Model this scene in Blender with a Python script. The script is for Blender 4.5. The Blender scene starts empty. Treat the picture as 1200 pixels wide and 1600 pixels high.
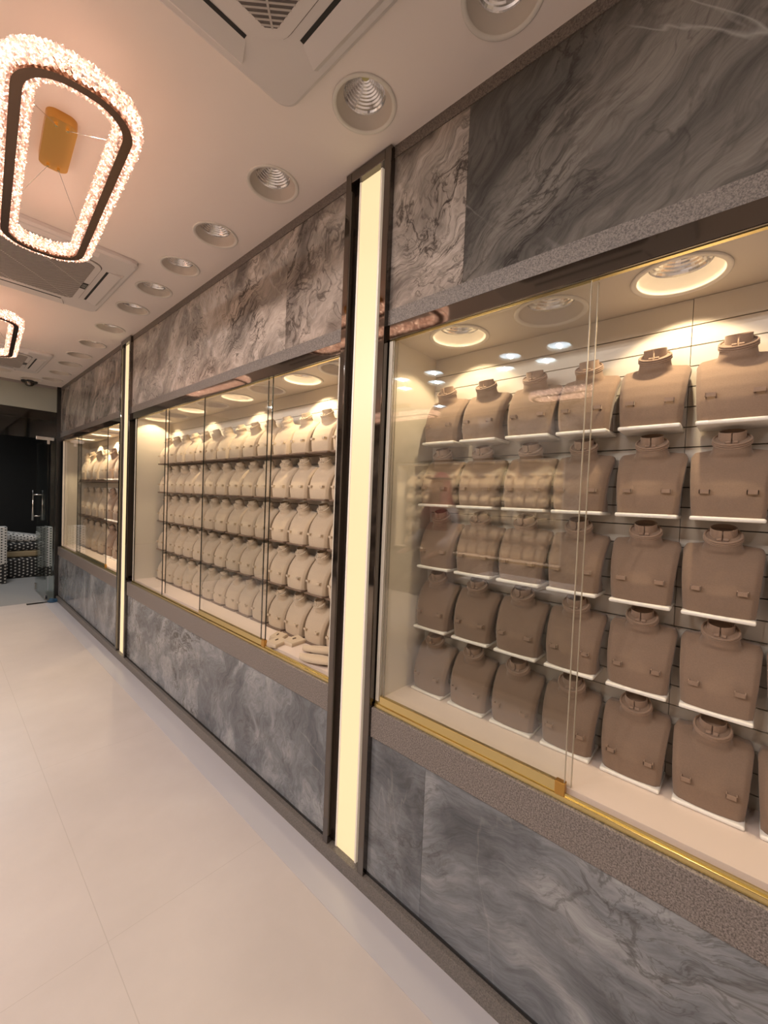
import bpy, bmesh, math, random
from mathutils import Vector, Matrix
random.seed(7)
scene = bpy.context.scene
COL = scene.collection
PI = math.pi
H0 = 1.484                     # eye height; everything below is written relative to the eye and shifted up

# ------------------------------------------------------------------ camera, world, exposure
YAW, PITCH, ROLL, FPX = 47.9, -1.72, 2.3, 640.0
def make_camera():
    a, b, c = [math.radians(v) for v in (YAW, PITCH, ROLL)]
    fw = Vector((math.sin(a)*math.cos(b), math.cos(a)*math.cos(b), math.sin(b)))
    r = Vector((math.cos(a), -math.sin(a), 0)); u = r.cross(fw)
    r2 = math.cos(c)*r + math.sin(c)*u; u2 = -math.sin(c)*r + math.cos(c)*u
    m = Matrix((r2, u2, -fw)).transposed().to_4x4()
    m.translation = Vector((0, 0, H0))
    cd = bpy.data.cameras.new('camera'); cd.sensor_fit = 'HORIZONTAL'; cd.sensor_width = 36
    cd.lens = FPX/1200*36; cd.clip_start = .02; cd.clip_end = 100
    o = bpy.data.objects.new('camera', cd); COL.objects.link(o); o.matrix_world = m
    scene.camera = o
make_camera()
scene.view_settings.view_transform = 'Standard'
scene.view_settings.look = 'None'
scene.view_settings.gamma = 1
scene.view_settings.use_curve_mapping = False
scene.view_settings.exposure = 0.0
scene.cycles.transparent_max_bounces = 24
scene.cycles.max_bounces = 10
scene.cycles.diffuse_bounces = 5
scene.cycles.sample_clamp_indirect = 4
wd = bpy.data.worlds.new('night'); scene.world = wd; wd.use_nodes = True
wd.node_tree.nodes['Background'].inputs[0].default_value = (.02, .02, .024, 1)
wd.node_tree.nodes['Background'].inputs[1].default_value = .12

CASE_W = 11.      # watts of one lit spot in the near showcase
CREAM_W = 13.0     # watts of one lit spot in the middle showcase
FAR_W = 34.
ROOM_W = 19.5     # watts of one lit ceiling spot
STRIP_E = 1.0    # glow of the light columns
RING_E = 6.5      # glow of the crystal rings

# ------------------------------------------------------------------ materials
def mat(name):
    m = bpy.data.materials.new(name); m.use_nodes = True
    nt = m.node_tree; return m, nt, nt.nodes['Principled BSDF']
def pbr(name, col, rough=.5, metal=0., spec=.5, emit=None, es=0., sheen=0.):
    m, nt, p = mat(name)
    p.inputs['Base Color'].default_value = (*col, 1); p.inputs['Roughness'].default_value = rough
    p.inputs['Metallic'].default_value = metal; p.inputs['Specular IOR Level'].default_value = spec
    if emit: p.inputs['Emission Color'].default_value = (*emit, 1); p.inputs['Emission Strength'].default_value = es
    if sheen: p.inputs['Sheen Weight'].default_value = sheen; p.inputs['Sheen Roughness'].default_value = .4
    return m
def nd(nt, t, **k):
    n = nt.nodes.new(t)
    for a, v in k.items():
        if a.startswith('i_'): n.inputs[a[2:].replace('_', ' ')].default_value = v
        else: setattr(n, a, v)
    return n
def ramp(nt, stops, src=None):
    n = nt.nodes.new('ShaderNodeValToRGB'); e = n.color_ramp.elements
    while len(e) < len(stops): e.new(.5)
    for k, (p, c) in zip(e, stops):
        k.position = p; k.color = (*c, 1) if len(c) == 3 else c
    if src is not None: nt.links.new(src, n.inputs[0])
    return n
def mixc(nt, a, b, f, mode='MIX'):
    n = nt.nodes.new('ShaderNodeMix'); n.data_type = 'RGBA'; n.blend_type = mode
    for s, v in ((n.inputs[0], f), (n.inputs[6], a), (n.inputs[7], b)):
        if isinstance(v, (int, float)): s.default_value = v
        elif isinstance(v, tuple): s.default_value = (*v, 1)
        else: nt.links.new(v, s)
    return n.outputs[2]
def mth(nt, op, a, b=None, c=None):
    n = nt.nodes.new('ShaderNodeMath'); n.operation = op
    for i, v in enumerate((a, b, c)):
        if v is None: continue
        if isinstance(v, (int, float)): n.inputs[i].default_value = v
        else: nt.links.new(v, n.inputs[i])
    return n.outputs[0]

def marble(name, dark, mid, light, vein, seed, rot=0., scale=1., stretch=2.5, vein_amt=.8, swirl=.5, pale=.3, lines=0.):
    """polished stone: broad drifting clouds, thin dark creases and a few pale cracks; texture space is the slab's own"""
    m, nt, p = mat(name); L = nt.links.new
    tc = nd(nt, 'ShaderNodeTexCoord')
    mp = nd(nt, 'ShaderNodeMapping'); L(tc.outputs['Object'], mp.inputs[0])
    mp.inputs['Location'].default_value = (seed*3.17, seed*1.31, seed*2.71)
    mp.inputs['Rotation'].default_value = (rot, 0, 0)
    w = nd(nt, 'ShaderNodeTexNoise', i_Scale=1.3*scale, i_Detail=4., i_Roughness=.55); L(mp.outputs[0], w.inputs['Vector'])
    off = nd(nt, 'ShaderNodeVectorMath', operation='MULTIPLY_ADD')
    L(w.outputs['Color'], off.inputs[0]); off.inputs[1].default_value = (swirl,)*3; L(mp.outputs[0], off.inputs[2])
    st = nd(nt, 'ShaderNodeVectorMath', operation='MULTIPLY'); L(off.outputs[0], st.inputs[0])
    st.inputs[1].default_value = (1., 1., stretch)
    a = nd(nt, 'ShaderNodeTexNoise', i_Scale=1.5*scale, i_Detail=8., i_Roughness=.6, i_Distortion=.5); L(st.outputs[0], a.inputs['Vector'])
    base = ramp(nt, [(.34, dark), (.48, mid), (.62, light)], a.outputs[0])
    # grain combed along the bedding
    s2 = nd(nt, 'ShaderNodeVectorMath', operation='MULTIPLY'); L(off.outputs[0], s2.inputs[0]); s2.inputs[1].default_value = (1., 1., 1.+stretch*2.2)
    g = nd(nt, 'ShaderNodeTexNoise', i_Scale=9.*scale, i_Detail=9., i_Roughness=.72, i_Distortion=.8); L(s2.outputs[0], g.inputs['Vector'])
    gr = ramp(nt, [(.30, (.62,)*3), (.5, (1.,)*3), (.72, (1.32,)*3)], g.outputs[0])
    c = mixc(nt, base.outputs[0], gr.outputs[0], .85, 'MULTIPLY')
    vm = nd(nt, 'ShaderNodeTexNoise', i_Scale=1.9*scale, i_Detail=3.); L(mp.outputs[0], vm.inputs['Vector'])
    vmr = ramp(nt, [(.44, (0,)*3), (.58, (1,)*3)], vm.outputs[0])
    # dark creases: level lines of a warped noise, broad ones and hair-fine ones
    for sc, wd_, amt in ((1.25, .020, 1.), (3.4, .016, .8)):
        v = nd(nt, 'ShaderNodeTexNoise', i_Scale=sc*scale, i_Detail=7., i_Roughness=.6, i_Distortion=1.6); L(st.outputs[0], v.inputs['Vector'])
        d = mth(nt, 'ABSOLUTE', mth(nt, 'SUBTRACT', v.outputs[0], .5))
        vr = ramp(nt, [(0., (1,)*3), (wd_*.45, (.75,)*3), (wd_, (.15,)*3), (wd_*2.2, (0,)*3)], d)
        f = mth(nt, 'MULTIPLY', mth(nt, 'MULTIPLY', vr.outputs[0], vmr.outputs[0]), vein_amt*amt)
        c = mixc(nt, c, vein, f)
    if lines:                                                             # folded hair lines following the layers
        v = nd(nt, 'ShaderNodeTexNoise', i_Scale=1.1*scale, i_Detail=5., i_Roughness=.52, i_Distortion=2.2); L(st.outputs[0], v.inputs['Vector'])
        q = mth(nt, 'ABSOLUTE', mth(nt, 'SUBTRACT', mth(nt, 'FRACT', mth(nt, 'MULTIPLY', v.outputs[0], 9.)), .5))
        qr = ramp(nt, [(0., (1,)*3), (.05, (.5,)*3), (.12, (0,)*3)], q)
        vm4 = nd(nt, 'ShaderNodeTexNoise', i_Scale=3.1*scale, i_Detail=4.); L(off.outputs[0], vm4.inputs['Vector'])
        vm4r = ramp(nt, [(.40, (0,)*3), (.58, (1,)*3)], vm4.outputs[0])
        f = mth(nt, 'MULTIPLY', mth(nt, 'MULTIPLY', qr.outputs[0], vm4r.outputs[0]), lines)
        c = mixc(nt, c, vein, f)
    # pale cracks running across the bedding
    s3 = nd(nt, 'ShaderNodeVectorMath', operation='MULTIPLY'); L(mp.outputs[0], s3.inputs[0]); s3.inputs[1].default_value = (1., 1.7, .45)
    v2 = nd(nt, 'ShaderNodeTexNoise', i_Scale=2.0*scale, i_Detail=5., i_Roughness=.5, i_Distortion=.25); L(s3.outputs[0], v2.inputs['Vector'])
    d2 = mth(nt, 'ABSOLUTE', mth(nt, 'SUBTRACT', v2.outputs[0], .47))
    v2r = ramp(nt, [(0., (1,)*3), (.003, (.5,)*3), (.008, (0,)*3)], d2)
    vm2 = ramp(nt, [(.46, (1,)*3), (.54, (0,)*3)], vm.outputs[0])
    f2 = mth(nt, 'MULTIPLY', mth(nt, 'MULTIPLY', v2r.outputs[0], vm2.outputs[0]), pale)
    c = mixc(nt, c, (.55, .53, .5), f2)
    L(c, p.inputs['Base Color'])
    p.inputs['Roughness'].default_value = .16
    p.inputs['Specular IOR Level'].default_value = .42
    return m

def granite(name, a, b, rough=.45):
    m, nt, p = mat(name); L = nt.links.new
    tc = nd(nt, 'ShaderNodeTexCoord')
    n = nd(nt, 'ShaderNodeTexNoise', i_Scale=260., i_Detail=2., i_Roughness=.7); L(tc.outputs['Object'], n.inputs['Vector'])
    r = ramp(nt, [(.36, a), (.5, tuple((x+y)/2 for x, y in zip(a, b))), (.66, b)], n.outputs[0])
    L(r.outputs[0], p.inputs['Base Color']); p.inputs['Roughness'].default_value = rough
    return m

def glass_mat(name, tint=(.97, .985, .975), ior=1.5):
    m = bpy.data.materials.new(name); m.use_nodes = True; nt = m.node_tree; nt.nodes.clear(); L = nt.links.new
    out = nd(nt, 'ShaderNodeOutputMaterial')
    tr = nd(nt, 'ShaderNodeBsdfTransparent'); tr.inputs[0].default_value = (*tint, 1)
    gl = nd(nt, 'ShaderNodeBsdfGlossy'); gl.inputs['Roughness'].default_value = 0.0
    geo = nd(nt, 'ShaderNodeNewGeometry')
    fr = nd(nt, 'ShaderNodeFresnel')
    # the pane does not bend light, so its back faces get the same reflectance as its front faces
    i = mth(nt, 'MULTIPLY_ADD', geo.outputs['Backfacing'], 1/ior-ior, ior); L(i, fr.inputs['IOR'])
    mx = nd(nt, 'ShaderNodeMixShader'); L(fr.outputs[0], mx.inputs[0]); L(tr.outputs[0], mx.inputs[1]); L(gl.outputs[0], mx.inputs[2])
    L(mx.outputs[0], out.inputs[0]); return m

def fabric(name, col, var=.10, rough=.85, sheen=.25):
    m, nt, p = mat(name); L = nt.links.new
    tc = nd(nt, 'ShaderNodeTexCoord')
    n = nd(nt, 'ShaderNodeTexNoise', i_Scale=300., i_Detail=2.); L(tc.outputs['Object'], n.inputs['Vector'])
    oi = nd(nt, 'ShaderNodeObjectInfo')
    k = mth(nt, 'ADD', mth(nt, 'MULTIPLY', oi.outputs['Random'], var), 1-var/2)
    r = ramp(nt, [(.3, tuple(c*.95 for c in col)), (.7, tuple(min(1, c*1.05) for c in col))], n.outputs[0])
    cc = nd(nt, 'ShaderNodeVectorMath', operation='SCALE'); L(r.outputs[0], cc.inputs[0]); L(k, cc.inputs['Scale'])
    L(cc.outputs[0], p.inputs['Base Color'])
    p.inputs['Roughness'].default_value = rough; p.inputs['Sheen Weight'].default_value = sheen
    p.inputs['Specular IOR Level'].default_value = .2
    b = nd(nt, 'ShaderNodeBump', i_Strength=.06, i_Distance=.0006); L(n.outputs[0], b.inputs['Height']); L(b.outputs[0], p.inputs['Normal'])
    return m

def floor_mat():
    m, nt, p = mat('porcelain_floor'); L = nt.links.new
    tc = nd(nt, 'ShaderNodeTexCoord'); sx = nd(nt, 'ShaderNodeSeparateXYZ'); L(tc.outputs['Object'], sx.inputs[0])
    n = nd(nt, 'ShaderNodeTexNoise', i_Scale=1.6, i_Detail=8., i_Roughness=.6); L(tc.outputs['Object'], n.inputs['Vector'])
    r = ramp(nt, [(.3, (.59, .53, .50)), (.55, (.645, .58, .55)), (.75, (.69, .63, .595))], n.outputs[0])
    # joints: tiles 0.6 m across the shop, 1.2 m along it
    def line(v, off, per, w):
        q = mth(nt, 'FRACT', mth(nt, 'DIVIDE', mth(nt, 'SUBTRACT', v, off), per))
        q = mth(nt, 'MULTIPLY', mth(nt, 'ABSOLUTE', mth(nt, 'SUBTRACT', q, .5)), per)     # per/2 at the joint
        return mth(nt, 'GREATER_THAN', q, per/2 - w)
    j = mth(nt, 'MAXIMUM', line(sx.outputs[0], .395, .6, .0012), line(sx.outputs[1], 1.5, 1.2, .0009))
    c = mixc(nt, r.outputs[0], (.46, .41, .37), mth(nt, 'MULTIPLY', j, .6))
    s = nd(nt, 'ShaderNodeTexNoise', i_Scale=9., i_Detail=3., i_Roughness=.5); L(tc.outputs['Object'], s.inputs['Vector'])
    sp = ramp(nt, [(.74, (0,)*3), (.78, (1,)*3)], s.outputs[0])
    c = mixc(nt, c, (.5, .45, .4), mth(nt, 'MULTIPLY', sp.outputs[0], .35))
    L(c, p.inputs['Base Color'])
    p.inputs['Roughness'].default_value = .34; p.inputs['Specular IOR Level'].default_value = .4
    return m

def dots_mat(name, ground, dot, scale):
    m, nt, p = mat(name); L = nt.links.new
    tc = nd(nt, 'ShaderNodeTexCoord')
    sx = nd(nt, 'ShaderNodeSeparateXYZ'); L(tc.outputs['Object'], sx.inputs[0])
    u = mth(nt, 'MULTIPLY', mth(nt, 'ADD', sx.outputs[0], sx.outputs[1]), scale); w = mth(nt, 'MULTIPLY', sx.outputs[2], scale)
    w = mth(nt, 'ADD', w, mth(nt, 'MULTIPLY', mth(nt, 'FLOOR', u), .5))
    du = mth(nt, 'SUBTRACT', mth(nt, 'FRACT', u), .5); dw = mth(nt, 'SUBTRACT', mth(nt, 'FRACT', w), .5)
    f = mth(nt, 'LESS_THAN', mth(nt, 'ADD', mth(nt, 'MULTIPLY', du, du), mth(nt, 'MULTIPLY', dw, dw)), .06)
    L(mixc(nt, ground, dot, f), p.inputs['Base Color']); p.inputs['Roughness'].default_value = .6
    return m

def crystal_mat(name):
    m, nt, p = mat(name); L = nt.links.new
    tc = nd(nt, 'ShaderNodeTexCoord')
    n = nd(nt, 'ShaderNodeTexNoise', i_Scale=95., i_Detail=2., i_Roughness=.6); L(tc.outputs['Object'], n.inputs['Vector'])
    r = ramp(nt, [(.36, (.40, .14, .09)), (.54, (1., .46, .32)), (.68, (1., .80, .58))], n.outputs[0])
    st = ramp(nt, [(.40, (.05,)*3), (.53, (.13,)*3), (.62, (.5,)*3), (.74, (2.2,)*3)], n.outputs[0])
    L(r.outputs[0], p.inputs['Emission Color'])
    L(mth(nt, 'MULTIPLY', st.outputs[0], RING_E), p.inputs['Emission Strength'])
    p.inputs['Base Color'].default_value = (.8, .72, .66, 1); p.inputs['Roughness'].default_value = .08
    return m

M = {}
M['ceiling'] = pbr('ceiling_paint', (.82, .745, .695), .6, spec=.25)
M['floor'] = floor_mat()
M['border'] = pbr('border_tile', (.585, .565, .585), .3)
M['granite'] = granite('speckled_granite', (.10, .085, .075), (.33, .285, .26))
M['granite_upper'] = granite('speckled_granite_band', (.07, .058, .049), (.215, .18, .155))
M['granite_dark'] = granite('plinth_granite', (.12, .105, .09), (.25, .22, .195), .4)
M['chrome'] = pbr('black_chrome', (.17, .152, .138), .05, 1.)
M['blackmetal'] = pbr('black_frame', (.016, .015, .014), .15, .0)
M['bronze'] = pbr('smoked_mirror', (.20, .17, .15), .12, .9)
M['gold'] = pbr('gold_profile', (.70, .57, .26), .25, 1.)
M['brass'] = pbr('brushed_gold', (.62, .36, .10), .32, 1.)
M['steel'] = pbr('steel', (.62, .60, .57), .2, 1.)
M['glow'] = pbr('warm_diffuser', (.10, .09, .07), .35, emit=(1., .765, .415), es=STRIP_E)
M['acrylic'] = pbr('acrylic_edge', (.78, .72, .66), .25, emit=(1., .78, .55), es=.25)
M['panel'] = pbr('cream_laminate', (.66, .60, .50), .4)
M['slat'] = pbr('slat_panel', (.66, .60, .51), .42)
M['groove'] = pbr('groove_shadow_gap', (.05, .038, .028), .6)
M['case_floor'] = pbr('case_floor', (.72, .61, .54), .45)
M['case_top'] = pbr('case_top', (.62, .56, .48), .5)
M['glass'] = glass_mat('clear_glass', (.985, .99, .985), 1.53)
M['glass_low'] = glass_mat('low_iron_glass', (.992, .994, .992), 1.34)
M['edge_light'] = pbr('pale_glass_edge', (.42, .37, .28), .2)
M['edge_dark'] = pbr('dark_glass_edge', (.02, .022, .018), .2)
M['doorglass'] = glass_mat('door_glass', (.90, .94, .92))
M['brown'] = fabric('taupe_suede', (.245, .168, .118))
M['brown_trim'] = fabric('taupe_trim', (.30, .205, .145), rough=.5)
M['cream'] = fabric('cream_suede', (.56, .45, .325))
M['cream_trim'] = fabric('cream_trim', (.59, .48, .35), rough=.5)
M['white'] = pbr('white_lacquer', (.86, .83, .76), .3)
M['taupe_edge'] = pbr('brown_edge', (.15, .10, .07), .5)
M['trim'] = pbr('downlight_trim', (.72, .68, .62), .4)
M['baffle'] = pbr('downlight_baffle', (.60, .54, .475), .45)
M['reflector'] = pbr('faceted_reflector', (.80, .79, .78), .17, 1.)
M['led_off'] = pbr('led_off', (.55, .50, .22), .4)
M['led_warm'] = pbr('led_warm', (1, .9, .7), .4, emit=(1., .80, .50), es=30)
M['led_cool'] = pbr('led_cool', (1, 1, 1), .4, emit=(.66, .86, 1.), es=7)
M['acwhite'] = pbr('air_conditioner_plastic', (.66, .62, .60), .42)
M['grille'] = pbr('air_conditioner_fins', (.46, .42, .395), .5)
M['gap'] = pbr('painted_gap_shade', (.12, .10, .092), .7)  # shade between the fins and along the seam, put in as dark colour
M['acgrey'] = pbr('plain_grey', (.30, .27, .26), .55)  # even grey of the shopfront head rail and the counter tray bed
M['black'] = pbr('black', (.008, .008, .008), .5)
M['lcd'] = pbr('grey_digits', (.45, .45, .43), .4)
M['crystal'] = crystal_mat('lit_crystal')
M['ringmetal'] = pbr('ring_metal', (.20, .125, .085), .25, .9)
M['paver'] = granite('paving', (.22, .21, .20), (.44, .43, .41), .7)
M['frost'] = pbr('frosted_band', (.33, .335, .28), .5)
M['blue'] = pbr('blue_plastic', (.03, .09, .17), .35)
M['dot_w'] = dots_mat('white_dotted_cloth', (.6, .58, .54), (.012, .012, .012), 24.)
M['dot_b'] = dots_mat('black_dotted_cloth', (.012, .011, .010), (.5, .47, .42), 20.)
M['tan'] = pbr('tan_band', (.32, .24, .13), .6)
M['skin'] = pbr('skin', (.42, .25, .17), .5)

# ------------------------------------------------------------------ geometry helpers
def link(name, me, m=None, parent=None):
    o = bpy.data.objects.new(name, me); COL.objects.link(o)
    if m: me.materials.append(m)
    if parent: o.parent = parent
    return o
def tag(o, label=None, cat=None, group=None, kind=None):
    for k, v in (('label', label), ('category', cat), ('group', group), ('kind', kind)):
        if v: o[k] = v
    return o
def finish(name, bm, m, parent=None, smooth=False, z0=0.):
    if z0: bmesh.ops.translate(bm, verts=bm.verts, vec=(0, 0, z0))
    bmesh.ops.recalc_face_normals(bm, faces=bm.faces)
    me = bpy.data.meshes.new(name); bm.to_mesh(me); bm.free()
    if smooth:
        for p in me.polygons: p.use_smooth = True
    return link(name, me, m, parent)
def box(bm, x0, x1, y0, y1, z0, z1, bev=0.):
    r = bmesh.ops.create_cube(bm, size=1)
    for v in r['verts']:
        v.co = Vector(((x0+x1)/2+v.co.x*(x1-x0), (y0+y1)/2+v.co.y*(y1-y0), (z0+z1)/2+v.co.z*(z1-z0)))
    if bev:
        es = list({e for v in r['verts'] for e in v.link_edges})
        bmesh.ops.bevel(bm, geom=es, offset=bev, segments=2, affect='EDGES', profile=.5)
    return bm
def B(): return bmesh.new()
def slab(name, m, x0, x1, y0, y1, z0, z1, parent=None, bev=0., z=H0):
    """one box given relative to the eye"""
    return finish(name, box(B(), min(x0, x1), max(x0, x1), y0, y1, z0, z1, bev), m, parent, z0=z)
def tube(bm, pts, r, seg=8, closed=False):
    pts = [Vector(p) for p in pts]; n = len(pts); rings = []
    for i, p in enumerate(pts):
        a = pts[i-1] if (i > 0 or closed) else p; b = pts[(i+1) % n] if (i < n-1 or closed) else p
        t = (b-a).normalized(); up = Vector((0, 0, 1)) if abs(t.z) < .95 else Vector((1, 0, 0))
        s = t.cross(up).normalized(); q = s.cross(t)
        rings.append([bm.verts.new(p+r*(math.cos(k*2*PI/seg)*s+math.sin(k*2*PI/seg)*q)) for k in range(seg)])
    for i in range(n if closed else n-1):
        A, C = rings[i], rings[(i+1) % n]
        for k in range(seg): bm.faces.new((A[k], A[(k+1) % seg], C[(k+1) % seg], C[k]))
    if not closed: bm.faces.new(rings[0][::-1]); bm.faces.new(rings[-1])
    return bm
def lathe(bm, prof, seg=40, sx=1., sy=1., c=(0, 0)):
    rings = []
    for r, z in prof:
        if r < 1e-6: rings.append([bm.verts.new((c[0], c[1], z))])
        else: rings.append([bm.verts.new((c[0]+sx*r*math.cos(k*2*PI/seg), c[1]+sy*r*math.sin(k*2*PI/seg), z)) for k in range(seg)])
    for a, b in zip(rings, rings[1:]):
        for k in range(seg):
            q = [a[k % len(a)], a[(k+1) % len(a)], b[(k+1) % len(b)], b[k % len(b)]]
            u = []
            for v in q:
                if v not in u: u.append(v)
            if len(u) > 2:
                try: bm.faces.new(u)
                except ValueError: pass
    return bm
def plate_with_holes(name, m, x0, x1, y0, y1, z0, z1, holes, r, parent=None):
    """flat board from z0 to z1 pierced by round holes"""
    cu = bpy.data.curves.new(name, 'CURVE'); cu.dimensions = '2D'; cu.fill_mode = 'BOTH'; cu.extrude = (z1-z0)/2
    def poly(pts):
        s = cu.splines.new('POLY'); s.points.add(len(pts)-1); s.use_cyclic_u = True
        for k, (x, y) in enumerate(pts): s.points[k].co = (x, y, 0, 1)
    poly([(x0, y0), (x1, y0), (x1, y1), (x0, y1)])
    for hx, hy in holes: poly([(hx+r*math.cos(k*PI/20), hy+r*math.sin(k*PI/20)) for k in range(40)])
    t = bpy.data.objects.new('tmp', cu); COL.objects.link(t)
    me = bpy.data.meshes.new_from_object(t.evaluated_get(bpy.context.evaluated_depsgraph_get()))
    bpy.data.objects.remove(t); bpy.data.curves.remove(cu)
    me.transform(Matrix.Translation((0, 0, (z0+z1)/2+H0))); me.name = name; me.materials.clear()
    for p in me.polygons: p.use_smooth = False
    return link(name, me, m, parent)
def thing(name, loc, label, cat, group=None, rz=0.):
    o = bpy.data.objects.new(name, None); COL.objects.link(o); o.empty_display_size = .05
    o.location = (loc[0], loc[1], loc[2]+H0); o.rotation_euler = (0, 0, rz)
    return tag(o, label, cat, group)
def kids(o): return [c for c in COL.objects if c.parent == o]
def copy_tree(o, loc, rz, label, group=None, scale=1., swap=None):
    r = o.copy(); COL.objects.link(r)
    r.location = (loc[0], loc[1], loc[2]+H0); r.rotation_euler = (0, 0, rz); r.scale = (scale, 1., scale) if scale > 1 else (scale,)*3
    r['label'] = label
    if group: r['group'] = group
    for c in TREE[o.name]:
        d = c.copy(); COL.objects.link(d); d.parent = r
        for e in SUB.get(c.name, ()):
            g = e.copy(); COL.objects.link(g); g.parent = d
    return r
TREE, SUB = {}, {}

# ------------------------------------------------------------------ main dimensions (relative to the eye)
CEIL, FLOOR = 1.277, -1.484
WX = 1.12                       # face of the right-hand wall
BX = 1.40                       # slatted back of the showcases
CT, CF = .585, -.745            # showcase ceiling and floor
SILL = -.778
FRONT = 6.75                    # glazed shopfront
LX = -2.90                      # opposite wall
SECT = [('near', -1.50, 1.027, -1.472, 1.006), ('middle', 1.264, 3.886, 1.300, 3.790), ('far', 4.140, 6.72, 4.180, 6.56)]
ORD = ['first', 'second', 'third', 'fourth', 'fifth', 'sixth', 'seventh', 'eighth', 'ninth', 'tenth', 'eleventh', 'twelfth', 'thirteenth', 'fourteenth', 'fifteenth']

# ------------------------------------------------------------------ room shell
st = lambda o: tag(o, kind='structure')
ROW = [(.955, .531), (.938, 1.005), (.938, 1.536), (.940, 2.049), (.942, 2.489), (.945, 2.90), (.948, 3.325), (.952, 3.879), (.955, 4.431),
       (.955, 4.91), (.96, 5.347), (.965, 5.862), (.965, 6.301)]
FRONTROW = [(.80, 6.50), (.51, 6.28)]
LITROW = [(-1.08, y) for y in (.40, 1.22, 1.633, 2.435, 2.849, 4.1, 5.3)] + [(-1.36, y) for y in (-.6, .6, 1.43, 1.813, 2.595, 3.037, 4.6)]
LITROW += [(-2.3, 1.0), (-2.3, 3.2), (.0, -1.3)]  # further lit spots out of view, added as room fill
st(plate_with_holes('ceiling', M['ceiling'], LX-.4, 1.6, -2.4, FRONT+.1, CEIL, CEIL+.012, ROW+FRONTROW+LITROW, .097))
st(slab('floor', M['floor'], LX-.4, 1.6, -2.4, FRONT-.02, FLOOR-.05, FLOOR))
st(slab('floor_border', M['border'], .965, 1.10, -2.3, FRONT-.03, FLOOR, FLOOR+.002))
st(slab('wall_right', M['panel'], 1.46, 1.56, -2.4, FRONT+.1, FLOOR, CEIL))
st(slab('wall_left', M['panel'], LX-.4, LX-.3, -2.4, FRONT+.1, FLOOR, CEIL))
st(slab('wall_back', M['panel'], LX-.4, 1.6, -2.5, -2.4, FLOOR, CEIL))

# marble slabs: (section, y0, y1, z0, z1, material)
warm = dict(dark=(.115, .097, .085), mid=(.255, .218, .188), light=(.47, .40, .345), vein=(.030, .022, .018))
cool = dict(dark=(.11, .118, .13), mid=(.195, .207, .225), light=(.36, .368, .38), vein=(.06, .055, .05))
dk = dict(dark=(.042, .039, .036), mid=(.085, .078, .070), light=(.165, .148, .130), vein=(.022, .018, .016))
ZU0, ZU1, ZL0, ZL1 = .69, 1.235, -1.419, -.889
slabs = [
    (-1.5, .718, ZU0, ZU1, marble('slab_dark_streaked', **dk, lines=.4, seed=1.3, rot=.75, scale=.9, stretch=2.6, vein_amt=.7, pale=.25)),
    (.7185, 1.027, ZU0, ZU1, marble('slab_swirl_pale', **warm, lines=.75, seed=2.2, rot=.55, scale=1.5, stretch=2.2, vein_amt=.9, pale=.1)),
    (1.264, 1.686, ZU0, ZU1, marble('slab_cloud', **warm, lines=.75, seed=3.1, rot=.4, scale=1.1, stretch=1.6, vein_amt=.9)),
    (1.6865, 2.815, ZU0, ZU1, marble('slab_swirl', **warm, lines=.75, seed=4.7, rot=.5, scale=1.3, stretch=2.0, vein_amt=.95, swirl=.8)),
    (2.8155, 3.886, ZU0, ZU1, marble('slab_streak', **warm, lines=.75, seed=5.6, rot=.8, scale=1.1, stretch=2.4, vein_amt=.9)),
    (4.14, 6.70, ZU0, ZU1, marble('slab_far', **warm, lines=.75, seed=6.4, rot=1.1, scale=1.0, stretch=2.2, vein_amt=.7)),
    (-1.5, .777, ZL0, ZL1, marble('slab_grey_banded', **cool, seed=7.9, rot=.25, scale=.95, stretch=2.3, vein_amt=.6, pale=.16)),
    (.7775, 1.027, ZL0, ZL1, marble('slab_grey', **cool, seed=8.3, rot=.1, scale=1.1, stretch=1.6, vein_amt=.5, pale=.2)),
    (1.264, 2.50, ZL0, ZL1, marble('slab_grey_veined', **cool, seed=9.5, rot=1.2, scale=1.5, stretch=2.0, vein_amt=.4, pale=.25)),
    (2.5005, 3.886, ZL0, ZL1, marble('slab_grey_swirl', **cool, lines=.6, seed=10.4, rot=.5, scale=1.4, stretch=2.0, vein_amt=.9, swirl=.9)),
    (4.14, 6.70, ZL0, ZL1, marble('slab_grey_far', **cool, seed=11.2, rot=1.3, scale=1.3, stretch=2.0, vein_amt=.5)),
]
for y0, y1, z0, z1, m in slabs:
    st(slab('wall_right', m, WX, WX+.012, y0, y1, z0, z1, bev=.0008))
n = 1
def trim(m, *a, **k):
    global n
    o = st(slab('trim_%d' % n, m, *a, **k)); n += 1; return o
for nm, y0, y1, c0, c1 in SECT:
    trim(M['granite_upper'], WX-.003, WX+.012, y0, y1, ZU1, CEIL)                # band under the ceiling
    trim(M['granite_upper'], WX-.003, WX+.012, y0, y1, .635, ZU0)                # band over the glass
    trim(M['chrome'], WX-.006, WX+.014, y0, y1, CT-.004, .635, bev=.002)   # dark mirror strip
    trim(M['granite'], WX-.012, WX+.03, y0, y1, ZL1, SILL, bev=.003)       # granite ledge
    trim(M['blackmetal'], WX-.004, WX+.012, y0, y1, ZL0-.006, ZL0+.004)    # dark joint at the foot
trim(M['granite_dark'], 1.095, 1.13, -2.3, 6.70, FLOOR, -1.425, bev=.002)  # plinth

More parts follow.
